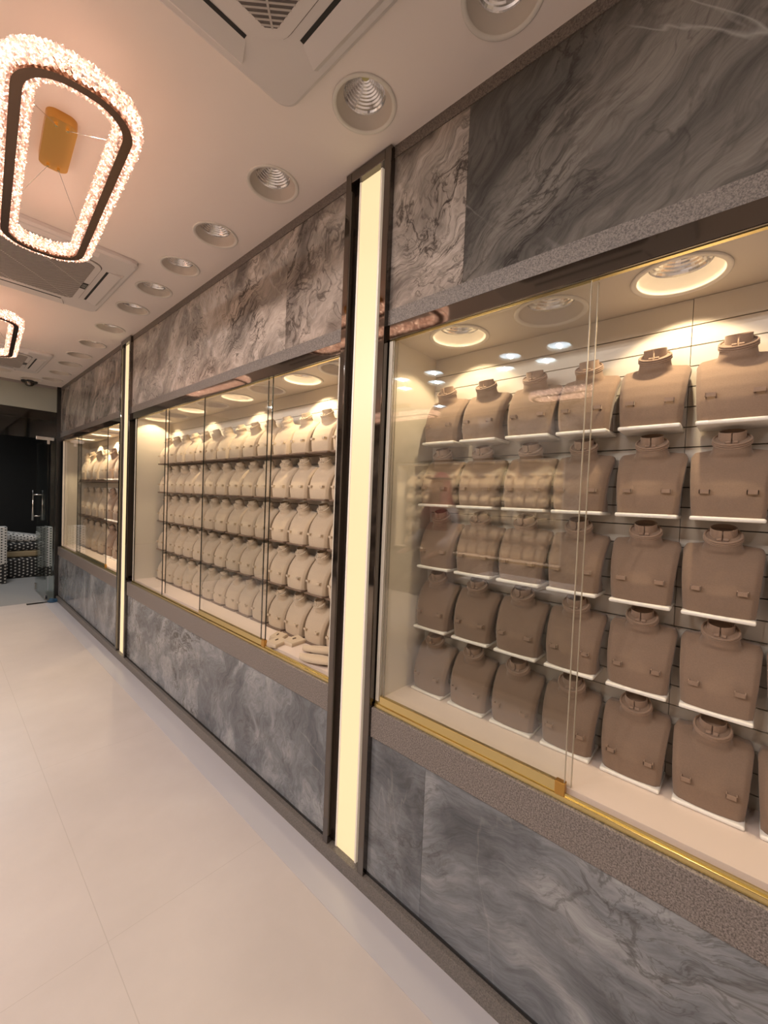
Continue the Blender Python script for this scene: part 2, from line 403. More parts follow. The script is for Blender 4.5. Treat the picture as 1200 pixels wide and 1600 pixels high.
# ------------------------------------------------------------------ light columns
def light_column(y0, y1, label):
    t = thing('light_column', (WX, (y0+y1)/2, -1.425), label, 'wall light', 'light columns between the showcases')
    w = (y1-y0)/2; h = CEIL+1.425-.004; d = -.022; fr = .030
    def part(name, m, x0, x1, a, b, z0, z1, bev=0.): return finish(name, box(B(), x0, x1, a, b, z0, z1, bev), m, t)
    part('frame', M['chrome'], d, .03, -w, -w+fr, 0, h, .002)
    part('frame', M['chrome'], d, .03, w-fr, w, 0, h, .002)
    part('top_rail', M['chrome'], d, .03, -w+fr, w-fr, h-.04, h, .002)
    part('backing', M['bronze'], .010, .03, -w+fr, w-fr, 0, h-.04)
    a, b = -.052*w/.1185, .052*w/.1185
    part('diffuser', M['glow'], .000, .012, a, b, .002, h-.042, .001)
    part('diffuser_edge', M['acrylic'], -.003, .011, b, b+.008, .002, h-.042)
    part('diffuser_edge', M['acrylic'], -.003, .011, a-.008, a, .002, h-.042)
    return t
light_column(1.027, 1.264, 'tall warm glowing light column in dark frame between near and middle showcases')
light_column(3.886, 4.140, 'slim glowing light column in dark frame between middle and far showcases')

# ------------------------------------------------------------------ recessed downlights
def downlight_mesh(lit):
    """rim at z=0, everything else goes up into the hole"""
    out = {}
    bm = B(); lathe(bm, [(.1045, .000), (.1045, -.003), (.1015, -.0045), (.0925, -.0035), (.0905, .000)]); out['trim_ring'] = bm
    bm = B(); lathe(bm, [(.0905, .000), (.0865, .012), (.0690, .030), (.0680, .032)]); out['baffle'] = bm
    prof = [(.0680, .032)]; k = 9
    for i in range(k):
        r0 = .068*(1-i/k)+.011*(i/k); r1 = .068*(1-(i+1)/k)+.011*((i+1)/k)
        z0 = .032+.058*(i/k)**.85; z1 = .032+.058*((i+1)/k)**.85
        prof += [(r0-.0012, z0+.55*(z1-z0)), (r1+.0008, z1)]
    bm = B(); lathe(bm, prof, 48); out['reflector'] = bm
    bm = B(); lathe(bm, [(.0, .0885), (.0125, .0885)] if lit != 'cool' else [(.0, .014), (.0855, .014)], 24); out['led_chip'] = bm
    return out
DLM = {}
def downlight(x, y, z, label, group, lit=None, watts=0., rz=0.):
    t = thing('downlight', (x, y, z), label, 'ceiling light', group, rz)
    mats = {'trim_ring': M['trim'], 'baffle': M['baffle'], 'reflector': M['reflector'],
            'led_chip': M['led_off'] if not lit else (M['led_warm'] if lit == 'warm' else M['led_cool'])}
    key = lit or 'off'
    if key not in DLM:
        DLM[key] = {}
        for nm, bm in downlight_mesh(lit).items():
            bmesh.ops.recalc_face_normals(bm, faces=bm.faces)
            me = bpy.data.meshes.new(nm); bm.to_mesh(me); bm.free(); me.materials.append(mats[nm])
            if nm != 'reflector':
                for p in me.polygons: p.use_smooth = True
            DLM[key][nm] = me
    for nm, me in DLM[key].items():
        o = bpy.data.objects.new(nm, me); COL.objects.link(o); o.parent = t
    if lit:
        warm_ = lit == 'warm'
        ld = bpy.data.lights.new('lamp', 'SPOT' if warm_ else 'POINT'); ld.energy = watts; ld.shadow_soft_size = .014
        ld.color = (1., .77, .48) if warm_ else (1., .91, .87)
        if warm_: ld.spot_size = math.radians(108); ld.spot_blend = .40
        o = bpy.data.objects.new('lamp', ld); COL.objects.link(o); o.location = (0, 0, .080 if warm_ else .006); o.parent = t
    return t
for i, (x, y) in enumerate(ROW):
    lab = ['unlit recessed downlight cut off by the top edge of the photo', 'largest unlit recessed downlight wholly in view, beside the near air conditioner'][i] if i < 2 else \
        'unlit recessed downlight, %s from the camera in the ceiling row along the wall' % ORD[i]
    downlight(x, y, CEIL-.0006, lab, 'downlights in the ceiling row', rz=random.random()*6)
downlight(*FRONTROW[0], CEIL, 'recessed downlight above the black dome camera by the shopfront', 'downlights along the shopfront')
downlight(*FRONTROW[1], CEIL, 'recessed downlight cut by the left photo edge near the shopfront', 'downlights along the shopfront')
for x, y in LITROW:
    downlight(x, y, CEIL-.0006, 'lit cool white recessed downlight over the shop, reflected in glass or added as room fill', 'lit downlights over the shop', 'cool', ROOM_W)

# ------------------------------------------------------------------ air conditioners
def rrect(w, d, r, seg=8):
    pts = []
    for cx, cy, a0 in ((w-r, d-r, 0), (-w+r, d-r, 90), (-w+r, -d+r, 180), (w-r, -d+r, 270)):
        for k in range(seg+1):
            a = math.radians(a0+90*k/seg); pts.append((cx+r*math.cos(a), cy+r*math.sin(a)))
    return pts
def prism(bm, pts, z0, z1):
    lo = [bm.verts.new((x, y, z0)) for x, y in pts]; hi = [bm.verts.new((x, y, z1)) for x, y in pts]
    bm.faces.new(lo[::-1]); bm.faces.new(hi); k = len(pts)
    for i in range(k): bm.faces.new((lo[i], lo[(i+1) % k], hi[(i+1) % k], hi[i]))
    return bm
def loop_prism(bm, outer, inner, z0, z1):
    k = len(outer)
    V = [[bm.verts.new((x, y, z)) for x, y in P] for P, z in ((outer, z0), (inner, z0), (outer, z1), (inner, z1))]
    for i in range(k):
        j = (i+1) % k
        bm.faces.new((V[0][i], V[0][j], V[1][j], V[1][i])); bm.faces.new((V[2][i], V[2][j], V[3][j], V[3][i]))
        bm.faces.new((V[0][i], V[0][j], V[2][j], V[2][i])); bm.faces.new((V[1][i], V[1][j], V[3][j], V[3][i]))
    return bm
def air_conditioner(x, y, label):
    t = thing('air_conditioner', (x, y, CEIL-.001), label, 'air conditioner', 'ceiling air conditioners')
    # panel: flat square frame with chamfered rounded rim, four outlet recesses left open
    bm = B(); R = rrect(.475, .475, .05); I = rrect(.462, .462, .045)
    k = len(R); a = [bm.verts.new((u, v, 0)) for u, v in R]; b = [bm.verts.new((u, v, -.018)) for u, v in R]; c = [bm.verts.new((u, v, -.028)) for u, v in I]
    for i in range(k):
        j = (i+1) % k
        bm.faces.new((a[i], a[j], b[j], b[i])); bm.faces.new((b[i], b[j], c[j], c[i]))
    # face split: centre square, corner blocks, four slots
    o, s0, s1, e = .462, .400, .320, .295       # outer face edge, slot outer, slot inner, slot half length
    def quad(x0, x1, y0, y1, z=-.028):
        vs = [bm.verts.new(p) for p in ((x0, y0, z), (x1, y0, z), (x1, y1, z), (x0, y1, z))]; bm.faces.new(vs)
    ci = rrect(.462, .462, .045)
    bm.faces.new([bm.verts.new((u, v, -.0279)) for u, v in ci])           # backing face seen between the pieces
    finish('panel', bm, M['acwhite'], t)
    # raised centre panel with rounded corners
    bm = B(); prism(bm, rrect(.335, .335, .07), -.0345, -.026); finish('centre_panel', bm, M['acwhite'], t)
    bm = B(); loop_prism(bm, rrect(.3395, .3395, .0735), rrect(.3345, .3345, .0695), -.0287, -.0275); finish('seam', bm, M['gap'], t)
    # grille with cut corners: fins run across one diagonal, ribs along the other
    hs, dg = .304, .585; k = dg-hs
    octa = [(hs, -k), (hs, k), (k, hs), (-k, hs), (-hs, k), (-hs, -k), (-k, -hs), (k, -hs)]
    bm = B(); prism(bm, octa, -.0350, -.0340); finish('grille_back', bm, M['gap'], t)
    bm = B(); R45 = Matrix.Rotation(PI/4, 4, 'Z'); g = hs*math.sqrt(2); lim = dg/math.sqrt(2)
    for i in range(-32, 33):
        v = i*.0127; hl = min(g-abs(v), lim)
        if abs(v) < lim: box(bm, v-.0024, v+.0024, -hl, hl, -.0366, -.0348)
    for u in (-.20, -.004, .20):
        hl = min(g-abs(u), lim); box(bm, -hl, hl, u-.003, u+.003, -.0372, -.0350)
    bmesh.ops.transform(bm, matrix=R45, verts=bm.verts); finish('intake_grille', bm, M['grille'], t)
    for q in range(4):
        rot = Matrix.Rotation(q*PI/2, 4, 'Z')
        bm = B(); box(bm, .364, .376, -.262, .262, -.0294, -.0284); bmesh.ops.transform(bm, matrix=rot, verts=bm.verts); finish('air_slot', bm, M['black'], t)
        bm = B()
        vs = [bm.verts.new(p) for p in ((.376, -.266, -.0292), (.376, .266, -.0292), (.430, .286, -.042), (.430, -.286, -.042),
                                        (.447, -.290, -.0280), (.447, .290, -.0280), (.376, .266, -.0280), (.376, -.266, -.0280))]
        for f in ((0, 1, 2, 3), (3, 2, 5, 4), (0, 3, 4, 7), (1, 6, 5, 2), (4, 5, 6, 7), (0, 7, 6, 1)): bm.faces.new([vs[i] for i in f])
        bmesh.ops.transform(bm, matrix=rot, verts=bm.verts); finish('air_flap', bm, M['acwhite'], t)
    bm = B(); box(bm, .3035, .3315, -.018, .078, -.0365, -.0345); d = finish('display', bm, M['black'], t)
    bm = B()
    for v in (.014, .046):                                                # two seven segment digits
        for (x0, x1, y0, y1) in ((.309, .326, v-.011, v-.008), (.309, .326, v+.008, v+.011), (.309, .311, v-.011, v+.011), (.3165, .3185, v-.011, v+.011), (.324, .326, v-.011, v+.011)):
            box(bm, x0, x1, y0, y1, -.0370, -.0364)
    finish('digits', bm, M['lcd'], d)
    return t
air_conditioner(.308, .725, 'white ceiling air conditioner cut by the top edge of the photo')
air_conditioner(.308, 3.10, 'white ceiling air conditioner partly behind the large crystal ring lamp')
air_conditioner(.318, 5.57, 'farthest white ceiling air conditioner, beyond the small crystal ring lamp')

# ------------------------------------------------------------------ crystal ring pendants
def ring_lamp(x, y, label, watts):
    RZ = -.195
    t = thing('ring_pendant_lamp', (x, y, CEIL), label, 'pendant light', 'crystal ring lamps', -math.radians(3.5))
    W, D, r = .130, .552, .118
    bm = B(); loop_prism(bm, rrect(W+.013, D+.013, r+.013, 12), rrect(W-.013, D-.013, r-.013, 12), RZ, RZ+.050)
    finish('ring_frame', bm, M['ringmetal'], t)
    def beads(off, hgt, rad, nrow, name):
        path = rrect(W+off, D+off, max(.02, r+off), 10)
        # resample evenly
        P = [Vector((u, v, 0)) for u, v in path]; P.append(P[0]); seglen = [(P[i+1]-P[i]).length for i in range(len(P)-1)]; tot = sum(seglen)
        cnt = int(tot/(rad*1.75)); bm = B()
        for row in range(nrow):
            for k in range(cnt):
                s = (k+.5*(row % 2))/cnt*tot; i = 0
                while s > seglen[i] and i < len(seglen)-1: s -= seglen[i]; i += 1
                p = P[i].lerp(P[i+1], s/seglen[i]); q = rad*(.8+.4*random.random())
                c = p+Vector((random.uniform(-.002, .002), random.uniform(-.002, .002), RZ+.003+hgt*(row+.5)/nrow))
                vs = [bm.verts.new(c+q*Vector(d)) for d in ((1, 0, 0), (0, 1, 0), (-1, 0, 0), (0, -1, 0), (0, 0, 1.15), (0, 0, -1.15))]
                for a_, b_, c_ in ((0, 1, 4), (1, 2, 4), (2, 3, 4), (3, 0, 4), (1, 0, 5), (2, 1, 5), (3, 2, 5), (0, 3, 5)): bm.faces.new((vs[a_], vs[b_], vs[c_]))
        return finish(name, bm, M['crystal'], t)
    beads(.022, .060, .0085, 5, 'crystal_band'); beads(.036, .056, .0065, 4, 'crystal_band')
    beads(-.022, .060, .0085, 5, 'crystal_band'); beads(-.034, .040, .0060, 3, 'crystal_band')
    bm = B(); prism(bm, rrect(.044, .150, .030), -.032, 0); c = finish('canopy', bm, M['brass'], t)
    bm = B()
    for sx in (-1, 1):
        for sy in (-1, 1): tube(bm, [(sx*.016, sy*.125, -.032), (sx*.016, sy*.125, -.041)], .005, 8)
    finish('cable_grip', bm, M['gold'], c)
    for sx in (-1, 1):
        for sy in (-1, 1):
            bm = B(); tube(bm, [(sx*.016, sy*.125, -.038), (sx*W, sy*.36, RZ+.05)], .0011, 6); finish('cable', bm, M['steel'], t)
    return t
ring_lamp(.305, 1.965, 'large glowing crystal ring pendant lamp at the upper left', 0)
ring_lamp(.285, 4.27, 'small distant glowing crystal ring lamp cut by the left photo edge', 0)
for yy in (1.2, 3.6): ring_lamp(-1.95, yy, 'glowing crystal ring lamp added as fill on the other side of the shop, unseen', 0)  # unseen second row, assumed by symmetry and added for general fill

# ------------------------------------------------------------------ showcases
def showcase(nm, c0, c1, label, panes, mirror=False):
    f = (lambda x: LX+WX-x) if mirror else (lambda x: x)
    t = thing('showcase', (f(1.26), (c0+c1)/2, CF), label, 'display case')
    T0 = t.location.copy()
    def part(name, m, x0, x1, y0, y1, z0, z1, bev=0., parent=None):
        bm = box(B(), min(f(x0), f(x1)), max(f(x0), f(x1)), y0, y1, z0+H0, z1+H0, bev); bmesh.ops.translate(bm, verts=bm.verts, vec=-T0)
        return finish(name, bm, m, parent or t)
    # slatted back: boards with dark gaps between
    bm = B(); z = CT; step = .0555; first = True
    while z > CF+.001:
        h = .074 if first else step
        y = c0
        cuts = [c0]+[q for q in (.152-1.22, .152, .152+1.22, .152+2.44, .152+3.66, .152+4.88) if c0 < q < c1]+[c1]
        for q0, q1 in zip(cuts, cuts[1:]):
            a, b = min(f(BX), f(BX+.012)), max(f(BX), f(BX+.012))
            box(bm, a, b, q0+.0008, q1-.0008, max(CF, z-h+.0018)+H0, z+H0-.0012)
        z -= h; first = False
    bmesh.ops.translate(bm, verts=bm.verts, vec=-T0); finish('back_panel', bm, M['slat'], t)
    part('backing', M['groove'], BX+.012, BX+.022, c0-.01, c1+.01, CF, CT)
    part('side_panel', M['panel'], 1.125, BX+.022, c1, c1+.016, CF-.02, CT+.02)
    part('side_panel', M['panel'], 1.125, BX+.022, c0-.016, c0, CF-.02, CT+.02)
    part('floor_panel', M['case_floor'], 1.138, BX+.022, c0-.016, c1+.016, CF-.03, CF)
    part('bottom_track', M['gold'], 1.118, 1.136, c0-.016, c1+.016, SILL, SILL+.016, .002)
    part('bottom_track', M['gold'], 1.124, 1.128, c0-.016, c1+.016, SILL+.016, SILL+.024)
    part('top_track', M['gold'], 1.124, 1.136, c0-.016, c1+.016, CT-.006, CT+.002)
    for y0, y1, x, prof in panes:
        g = part('glass_door', M['glass' if nm == 'near' else 'glass_low'], x, x+.006, y0, y1, SILL+.018, CT-.006)
        e = M['edge_light' if nm == 'near' else 'edge_dark']
        part('polished_edge', e, x, x+.006, y0-.002, y0-.0001, SILL+.018, CT-.006, 0, g); part('polished_edge', e, x, x+.006, y1+.0001, y1+.002, SILL+.018, CT-.006, 0, g)
        if prof:
            part('bottom_profile', M['gold'], x-.004, x+.010, y0, y1, SILL+.017, SILL+.048, .002, g)
            part('corner_clip', M['brass'], x-.006, x+.012, y0-.004, y0+.022, SILL+.012, SILL+.05, .002, g)
    return t
near_l = [(.803, 1), (.486, 0), (.168, 1), (-.15, 0), (-.468, 1), (-.786, 0), (-1.10, 1)]
mid_l = [(3.667, 1), (3.345, 0), (3.016, 1), (2.690, 0), (2.364, 1), (2.040, 0), (1.712, 1), (1.425, 0)]
far_l = [(6.35, 0), (6.02, 1), (5.68, 0), (5.34, 1), (5.0, 0), (4.67, 1), (4.36, 0)]
for nm, c0, c1, Ls, W in (('near', SECT[0][3], SECT[0][4], near_l, CASE_W), ('middle', SECT[1][3], SECT[1][4], mid_l, CREAM_W), ('far', SECT[2][3], SECT[2][4], far_l, FAR_W)):
    panes = {'near': [(.338, 1.000, 1.126, 1), (.326, .998, 1.142, 0)], 'middle': [(1.79, 2.54, 1.126, 1), (1.855, 3.15, 1.142, 0), (3.165, 3.785, 1.126, 0)],
             'far': [(4.60, 5.78, 1.126, 1), (5.70, 6.55, 1.142, 0)]}[nm]
    lab = {'near': 'open showcase with brown busts behind a slid back glass door, nearest the camera',
           'middle': 'showcase full of cream busts behind glass between the two light columns',
           'far': 'far showcase with tall busts on dark shelves next to the shopfront'}[nm]
    t = showcase(nm, c0, c1, lab, panes)
    top = plate_with_holes('ceiling_panel', M['case_top'], 1.126, BX+.022, c0-.016, c1+.016, CT, CT+.010, [(1.247, q) for q, _ in Ls], .097)
    top.parent = t; top.matrix_parent_inverse = Matrix.Translation(-t.location)
    for k, (q, on) in enumerate(Ls):
        downlight(1.247, q, CT-.0006, '%s recessed downlight, %s from the left in the ceiling of the %s showcase' % ('lit warm' if on else 'unlit', ORD[k], nm), 'downlights of the %s showcase' % nm,
                  'warm' if on else None, W, rz=random.random()*6)
    st(slab('wall_right', M['blackmetal'], 1.20, 1.45, c1+.02, c1+.04, FLOOR, CEIL))

# ------------------------------------------------------------------ busts
def remesh(bm, vox, smooth_it):
    me = bpy.data.meshes.new('tmp'); bmesh.ops.recalc_face_normals(bm, faces=bm.faces); bm.to_mesh(me); bm.free()
    o = bpy.data.objects.new('tmp', me); COL.objects.link(o)
    r = o.modifiers.new('r', 'REMESH'); r.mode = 'VOXEL'; r.voxel_size = vox
    s = o.modifiers.new('s', 'SMOOTH'); s.factor = .5; s.iterations = smooth_it
    out = bpy.data.meshes.new_from_object(o.evaluated_get(bpy.context.evaluated_depsgraph_get()))
    bpy.data.objects.remove(o)
    for p in out.polygons: p.use_smooth = True
    return out
def chest_front(h):
    """how far the front stands out from the back wall at height h"""
    pts = [(0, .106), (.03, .111), (.06, .112), (.09, .106), (.12, .094), (.145, .077), (.165, .058), (.182, .040), (.30, .03)]
    for (a, u), (b, v) in zip(pts, pts[1:]):
        if h <= b:
            s = (h-a)/(b-a); return u+(v-u)*s
    return .03
def half_width(h):
    return .0695+.0130*min(1, max(0, h/.17))**.9
def torso_mesh():
    bm = B(); nu, nv = 28, 26; base = .008
    def top(u):
        x = abs(u); s = .178+.012*max(0, 1-x/.8)**1.2
        if x > .88: s -= .016*((x-.88)/.12)**2
        return s
    F, K = [], []
    for j in range(nv+1):
        fr, bk = [], []
        for i in range(nu+1):
            u = -1+2*i/nu; h = base+(top(u)-base)*j/nv
            w = half_width(h); d = chest_front(h)-.010*u*u-.010*max(0, abs(u)-.85)/.15
            thick = .020 if h > .06 else .020
            y1 = max(.012, d); y0 = max(.001, y1-.030-.045*max(0, 1-h/.06))
            fr.append(bm.verts.new((u*w, y1, h))); bk.append(bm.verts.new((u*w*.97, y0, h)))
        F.append(fr); K.append(bk)
    for j in range(nv):
        for i in range(nu):
            bm.faces.new((F[j][i], F[j][i+1], F[j+1][i+1], F[j+1][i])); bm.faces.new((K[j][i], K[j+1][i], K[j+1][i+1], K[j][i+1]))
        bm.faces.new((F[j][0], F[j+1][0], K[j+1][0], K[j][0])); bm.faces.new((F[j][nu], K[j][nu], K[j+1][nu], F[j+1][nu]))
    for i in range(nu):
        bm.faces.new((F[0][i], K[0][i], K[0][i+1], F[0][i+1])); bm.faces.new((F[nv][i], F[nv][i+1], K[nv][i+1], K[nv][i]))
    # neck, leaning a little forward
    prof = [(.060, .128, .040, 0), (.052, .148, .044, 6), (.0445, .163, .048, 12), (.0395, .175, .052, 17), (.0370, .186, .056, 21), (.0368, .194, .0595, 28), (.0376, .2010, .0630, 35), (.0380, .2045, .0648, 37)]
    rings = []
    for r, z, y, tl in prof:
        ct, sn = math.cos(math.radians(tl)), math.sin(math.radians(tl)); q = .84 if z > .165 else .66
        rings.append([bm.verts.new((r*math.cos(k*2*PI/32), y+q*r*math.sin(k*2*PI/32)*ct, z-q*r*math.sin(k*2*PI/32)*sn)) for k in range(32)])
    for a, b in zip(rings, rings[1:]):
        for k in range(32): bm.faces.new((a[k], a[(k+1) % 32], b[(k+1) % 32], b[k]))
    bm.faces.new(rings[0][::-1]); bm.faces.new(rings[-1])
    return remesh(bm, .0028, 4)
def oval(r, y, z, seg=36): return [(r*math.cos(k*2*PI/seg), y+.82*r*math.sin(k*2*PI/seg), z) for k in range(seg)]
def bm_mesh(name, bm, m, smooth=False):
    bmesh.ops.recalc_face_normals(bm, faces=bm.faces); me = bpy.data.meshes.new(name); bm.to_mesh(me); bm.free(); me.materials.append(m)
    if smooth:
        for p in me.polygons: p.use_smooth = True
    return me
TORSO = torso_mesh()
def bust_parts(m_body, m_trim, m_base):
    P = []
    me = TORSO.copy(); me.materials.clear(); me.materials.append(m_body); P.append(('torso', me))
    TM = Matrix.Translation((0, .0648, .2050)) @ Matrix.Rotation(math.radians(-37), 4, 'X')      # top of the neck, tipped forward
    def ov(r, z, n=40): return [(r*math.cos(k*2*PI/n), .84*r*math.sin(k*2*PI/n), z) for k in range(n)]
    bm = B(); tube(bm, ov(.0368, -.0002), .0026, 8, True); tube(bm, ov(.0378, -.0052), .0022, 8, True); tube(bm, ov(.0384, -.0098), .0018, 8, True)
    bmesh.ops.transform(bm, matrix=TM, verts=bm.verts); P.append(('neck_rim', bm_mesh('neck_rim', bm, m_trim, True)))
    # collar: open band split at the front
    bm = B(); R = []
    for k in range(41):
        a = PI/2+math.radians(3)+k/40*math.radians(354)
        c, s = math.cos(a), math.sin(a)
        R.append([bm.verts.new((r*c, -.0065+.86*r*s, z)) for r, z in ((.0275, -.004), (.0270, .0180), (.0253, .0180), (.0257, -.004))])
    for a, b in zip(R, R[1:]):
        for q in range(4): bm.faces.new((a[q], a[(q+1) % 4], b[(q+1) % 4], b[q]))
    bm.faces.new(R[0]); bm.faces.new(R[-1][::-1]); bmesh.ops.transform(bm, matrix=TM @ Matrix.Rotation(math.radians(15), 4, 'X'), verts=bm.verts); P.append(('collar', bm_mesh('collar', bm, m_trim)))
    for s in (-1, 1):
        bm = B(); box(bm, s*.0070-.0052, s*.0070+.0052, .0165, .0245, -.001, .0045, .0012); bmesh.ops.transform(bm, matrix=TM, verts=bm.verts)
        P.append(('necklace_hook', bm_mesh('necklace_hook', bm, m_trim)))
    for s in (-1, 1):
        bm = B(); x = s*.0445; y = chest_front(.072)-.010*.36
        box(bm, x-.0105, x+.0105, y+.0115, y+.0132, .0665, .0765)
        box(bm, x-.0105, x-.0088, y-.004, y+.0132, .0665, .0765); box(bm, x+.0088, x+.0105, y-.004, y+.0132, .0665, .0765)
        P.append(('earring_clip', bm_mesh('earring_clip', bm, m_trim)))
    bm = B(); box(bm, -.0715, .0715, .0, .1140, .0, .0105, .0038); P.append(('base', bm_mesh('base', bm, m_base, True)))
    return P
def bust(loc, label, group, parts, rz, scale=1.):
    t = thing('necklace_bust', loc, label, 'jewellery bust', group, rz); t.scale = (scale, 1., scale) if scale > 1 else (scale,)*3
    for nm, me in parts:
        o = bpy.data.objects.new(nm, me); COL.objects.link(o); o.parent = t
    TREE[t.name] = [c for c in t.children]
    return t
PB = bust_parts(M['brown'], M['brown_trim'], M['white'])
PC = bust_parts(M['cream'], M['cream_trim'], M['taupe_edge'])
ROWZ = [.217, -.020, -.260, -.498, CF]
ROWN = ['top', 'second', 'middle', 'fourth', 'bottom']
def jit(a): return random.uniform(-a, a)
proto = None
for ri, z in enumerate(ROWZ):
    for c in range(11):
        y = .975-.0705-.1705*c
        lab = 'brown suede necklace bust, %s from the left in the %s row of the near showcase' % (ORD[c], ROWN[ri])
        L = (BX-.0055, y+jit(.004), z+.0002); rz = PI/2+jit(.022)
        if proto is None: proto = bust(L, lab, 'brown busts in the near showcase', PB, rz)
        else: copy_tree(proto, L, rz, lab)
proto = None
for ri, z in enumerate(ROWZ):
    for c in range(14):
        y = 3.740-.0705-.171*c
        lab = 'cream necklace bust, %s from the left in the %s row of the middle showcase' % (ORD[c], ROWN[ri])
        L = (BX-.0055, y+jit(.004), z+.0002); rz = PI/2+jit(.022)
        if proto is None: proto = bust(L, lab, 'cream busts in the middle showcase', PC, rz)
        else: copy_tree(proto, L, rz, lab)
# far showcase: taller busts on two dark shelves and the floor
pc = bust((BX-.0055, 6.36, .09), 'x', 'tall busts in the far showcase', PC, PI/2, 1.55)
pb = bust((BX-.0055, 4.90, .09), 'x', 'tall busts in the far showcase', PB, PI/2, 1.55)
for ri, z in enumerate((.09, -.347, CF)):
    for c in range(7):
        y = 6.36-.286*c; brown = c >= 4
        lab = 'tall %s necklace bust, %s from the left in the %s row of the far showcase' % ('brown' if brown else 'cream', ORD[c], ('top', 'middle', 'bottom')[ri])
        src = pb if brown else pc
        if ri == 0 and c in (0, 4): o = src; o.location = (BX-.0055, y, z+.0002+H0); o['label'] = lab
        else: copy_tree(src, (BX-.0055, y, z+.0002), PI/2+jit(.022), lab, scale=1.55)
for z, w in ((.09, 'upper'), (-.347, 'lower')):
    o = slab('shelf', M['taupe_edge'], 1.283, BX-.001, SECT[2][3]+.004, 6.50, z-.022, z, bev=.002)
    tag(o, 'dark brown %s shelf carrying tall busts in the far showcase' % w, 'shelf', 'shelves of the far showcase')

# ------------------------------------------------------------------ loose displays lying in the middle showcase
def ring_tray(x, y, rz, label, s=1.):
    t = thing('ring_tray', (x, y, CF+.0004), label, 'jewellery tray', 'cream trays on the showcase floor', rz); t.scale = (s,)*3
    bm = B(); prism(bm, [(-.045, -.03), (.045, -.03), (.045, .03), (-.045, .03)], 0, .010); finish('tray_body', bm, M['cream'], t)
    bm = B(); vs = [bm.verts.new(p) for p in ((-.045, -.03, .010), (.045, -.03, .010), (.045, .03, .010), (-.045, .03, .010), (-.042, -.027, .016), (.042, -.027, .016), (.042, .027, .026), (-.042, .027, .026))]
    for f in ((0, 1, 5, 4), (1, 2, 6, 5), (2, 3, 7, 6), (3, 0, 4, 7), (4, 5, 6, 7)): bm.faces.new([vs[i] for i in f])
    finish('cushion', bm, M['cream_trim'], t)
    bm = B(); box(bm, -.010, .010, .004, .007, .021, .026); finish('ring_slot', bm, M['taupe_edge'], t)
    return t
ring_tray(1.215, 1.800, .5, 'small cream ring tray on the showcase floor, leftmost of three')
ring_tray(1.165, 1.735, .25, 'small cream ring tray on the showcase floor, nearest the gold track')
ring_tray(1.238, 1.690, .1, 'small cream ring tray on the showcase floor, nearest the busts', 1.05)
def bracelet_pad(x, y, rz, tilt, label, l=.13, w=.05):
    t = thing('bracelet_pad', (x, y, CF+.0005), label, 'bracelet display', 'cream bracelet pads on the showcase floor', rz)
    bm = B(); k = 24; prof = []
    rows = []
    for i in range(k+1):
        s = -1+2*i/k; hw = w*(1-abs(s)**2.2)**.6+.0005; zc = tilt*(s*.5+.5)
        rows.append([(s*l, -hw, zc+.006), (s*l, -hw*.7, zc+.020), (s*l, 0, zc+.025), (s*l, hw*.7, zc+.020), (s*l, hw, zc+.006), (s*l, 0, .0)])
    R = [[bm.verts.new(p) for p in r] for r in rows]
    for a, b in zip(R, R[1:]):
        for q in range(6): bm.faces.new((a[q], a[(q+1) % 6], b[(q+1) % 6], b[q]))
    bm.faces.new(R[0]); bm.faces.new(R[-1][::-1])
    finish('pad', bm, M['cream'], t, True)
    bm = B(); box(bm, -l*.5, l*.5, -w*.3, w*.3, 0, .006); finish('foot', bm, M['taupe_edge'], t)
    return t
bracelet_pad(1.235, 1.49, -1.35, .03, 'pointed cream bracelet pad lying beside the ring trays', .105, .036)
bracelet_pad(1.170, 1.42, -1.30, .012, 'broad cream bracelet pad lying at the glass next to the light column', .105, .042)

# ------------------------------------------------------------------ shopfront
st(slab('trim_20', M['blackmetal'], 1.08, 1.13, FRONT-.05, FRONT, FLOOR, CEIL))
st(slab('trim_21', M['acgrey'], LX-.3, 1.08, FRONT-.02, FRONT+.02, CEIL-.03, CEIL))
st(slab('wall_front', M['frost'], LX-.3, 1.08, FRONT-.01, FRONT+.01, .955, CEIL-.03))
st(slab('window_1', M['doorglass'], LX-.3, 1.08, FRONT-.006, FRONT+.006, .60, .955))
st(slab('window_2', M['doorglass'], LX-.3, -.05, FRONT-.006, FRONT+.006, FLOOR, .60))
st(slab('window_3', M['doorglass'], 1.03, 1.08, FRONT-.006, FRONT+.006, FLOOR, .60))
t = thing('glass_door', (1.005, FRONT, FLOOR), 'frameless glass door standing open outwards with a tall steel pull handle', 'door')
def dp(name, m, x0, x1, y0, y1, z0, z1, bev=0., parent=None): return finish(name, box(B(), x0, x1, y0, y1, z0, z1, bev), m, parent or t)
hz = -FLOOR
dp('glass_leaf', M['doorglass'], -.006, .006, 0, .80, .012, .585+hz)
dp('bottom_patch', M['steel'], -.014, .014, .0, .03, .004, .07, .002)
dp('corner_fitting', M['steel'], -.014, .014, .76, .81, .012, .10, .002)
dp('top_patch', M['steel'], -.015, .015, -.01, .16, .54+hz, .60+hz, .002)
bm = B()
for s in (-1, 1):
    tube(bm, [(s*.055, .70, 1.00), (s*.055, .70, 1.00+.42)], .0125, 12)
for z in (1.06, 1.36): tube(bm, [(-.055, .70, z), (.055, .70, z)], .008, 10)
finish('pull_handle', bm, M['steel'], t, True)
o = slab('transom_fitting', M['steel'], .88, 1.06, FRONT-.02, FRONT+.02, .585, .625, bev=.003); tag(o, 'steel fitting at the top corner of the glass door', 'door fitting')
o = slab('floor_spring_plate', M['blackmetal'], .80, 1.06, 6.62, 6.68, FLOOR, FLOOR+.006, bev=.001); tag(o, 'black floor spring cover plate in front of the glass door', 'door fitting')
bm = B(); random.seed(3)
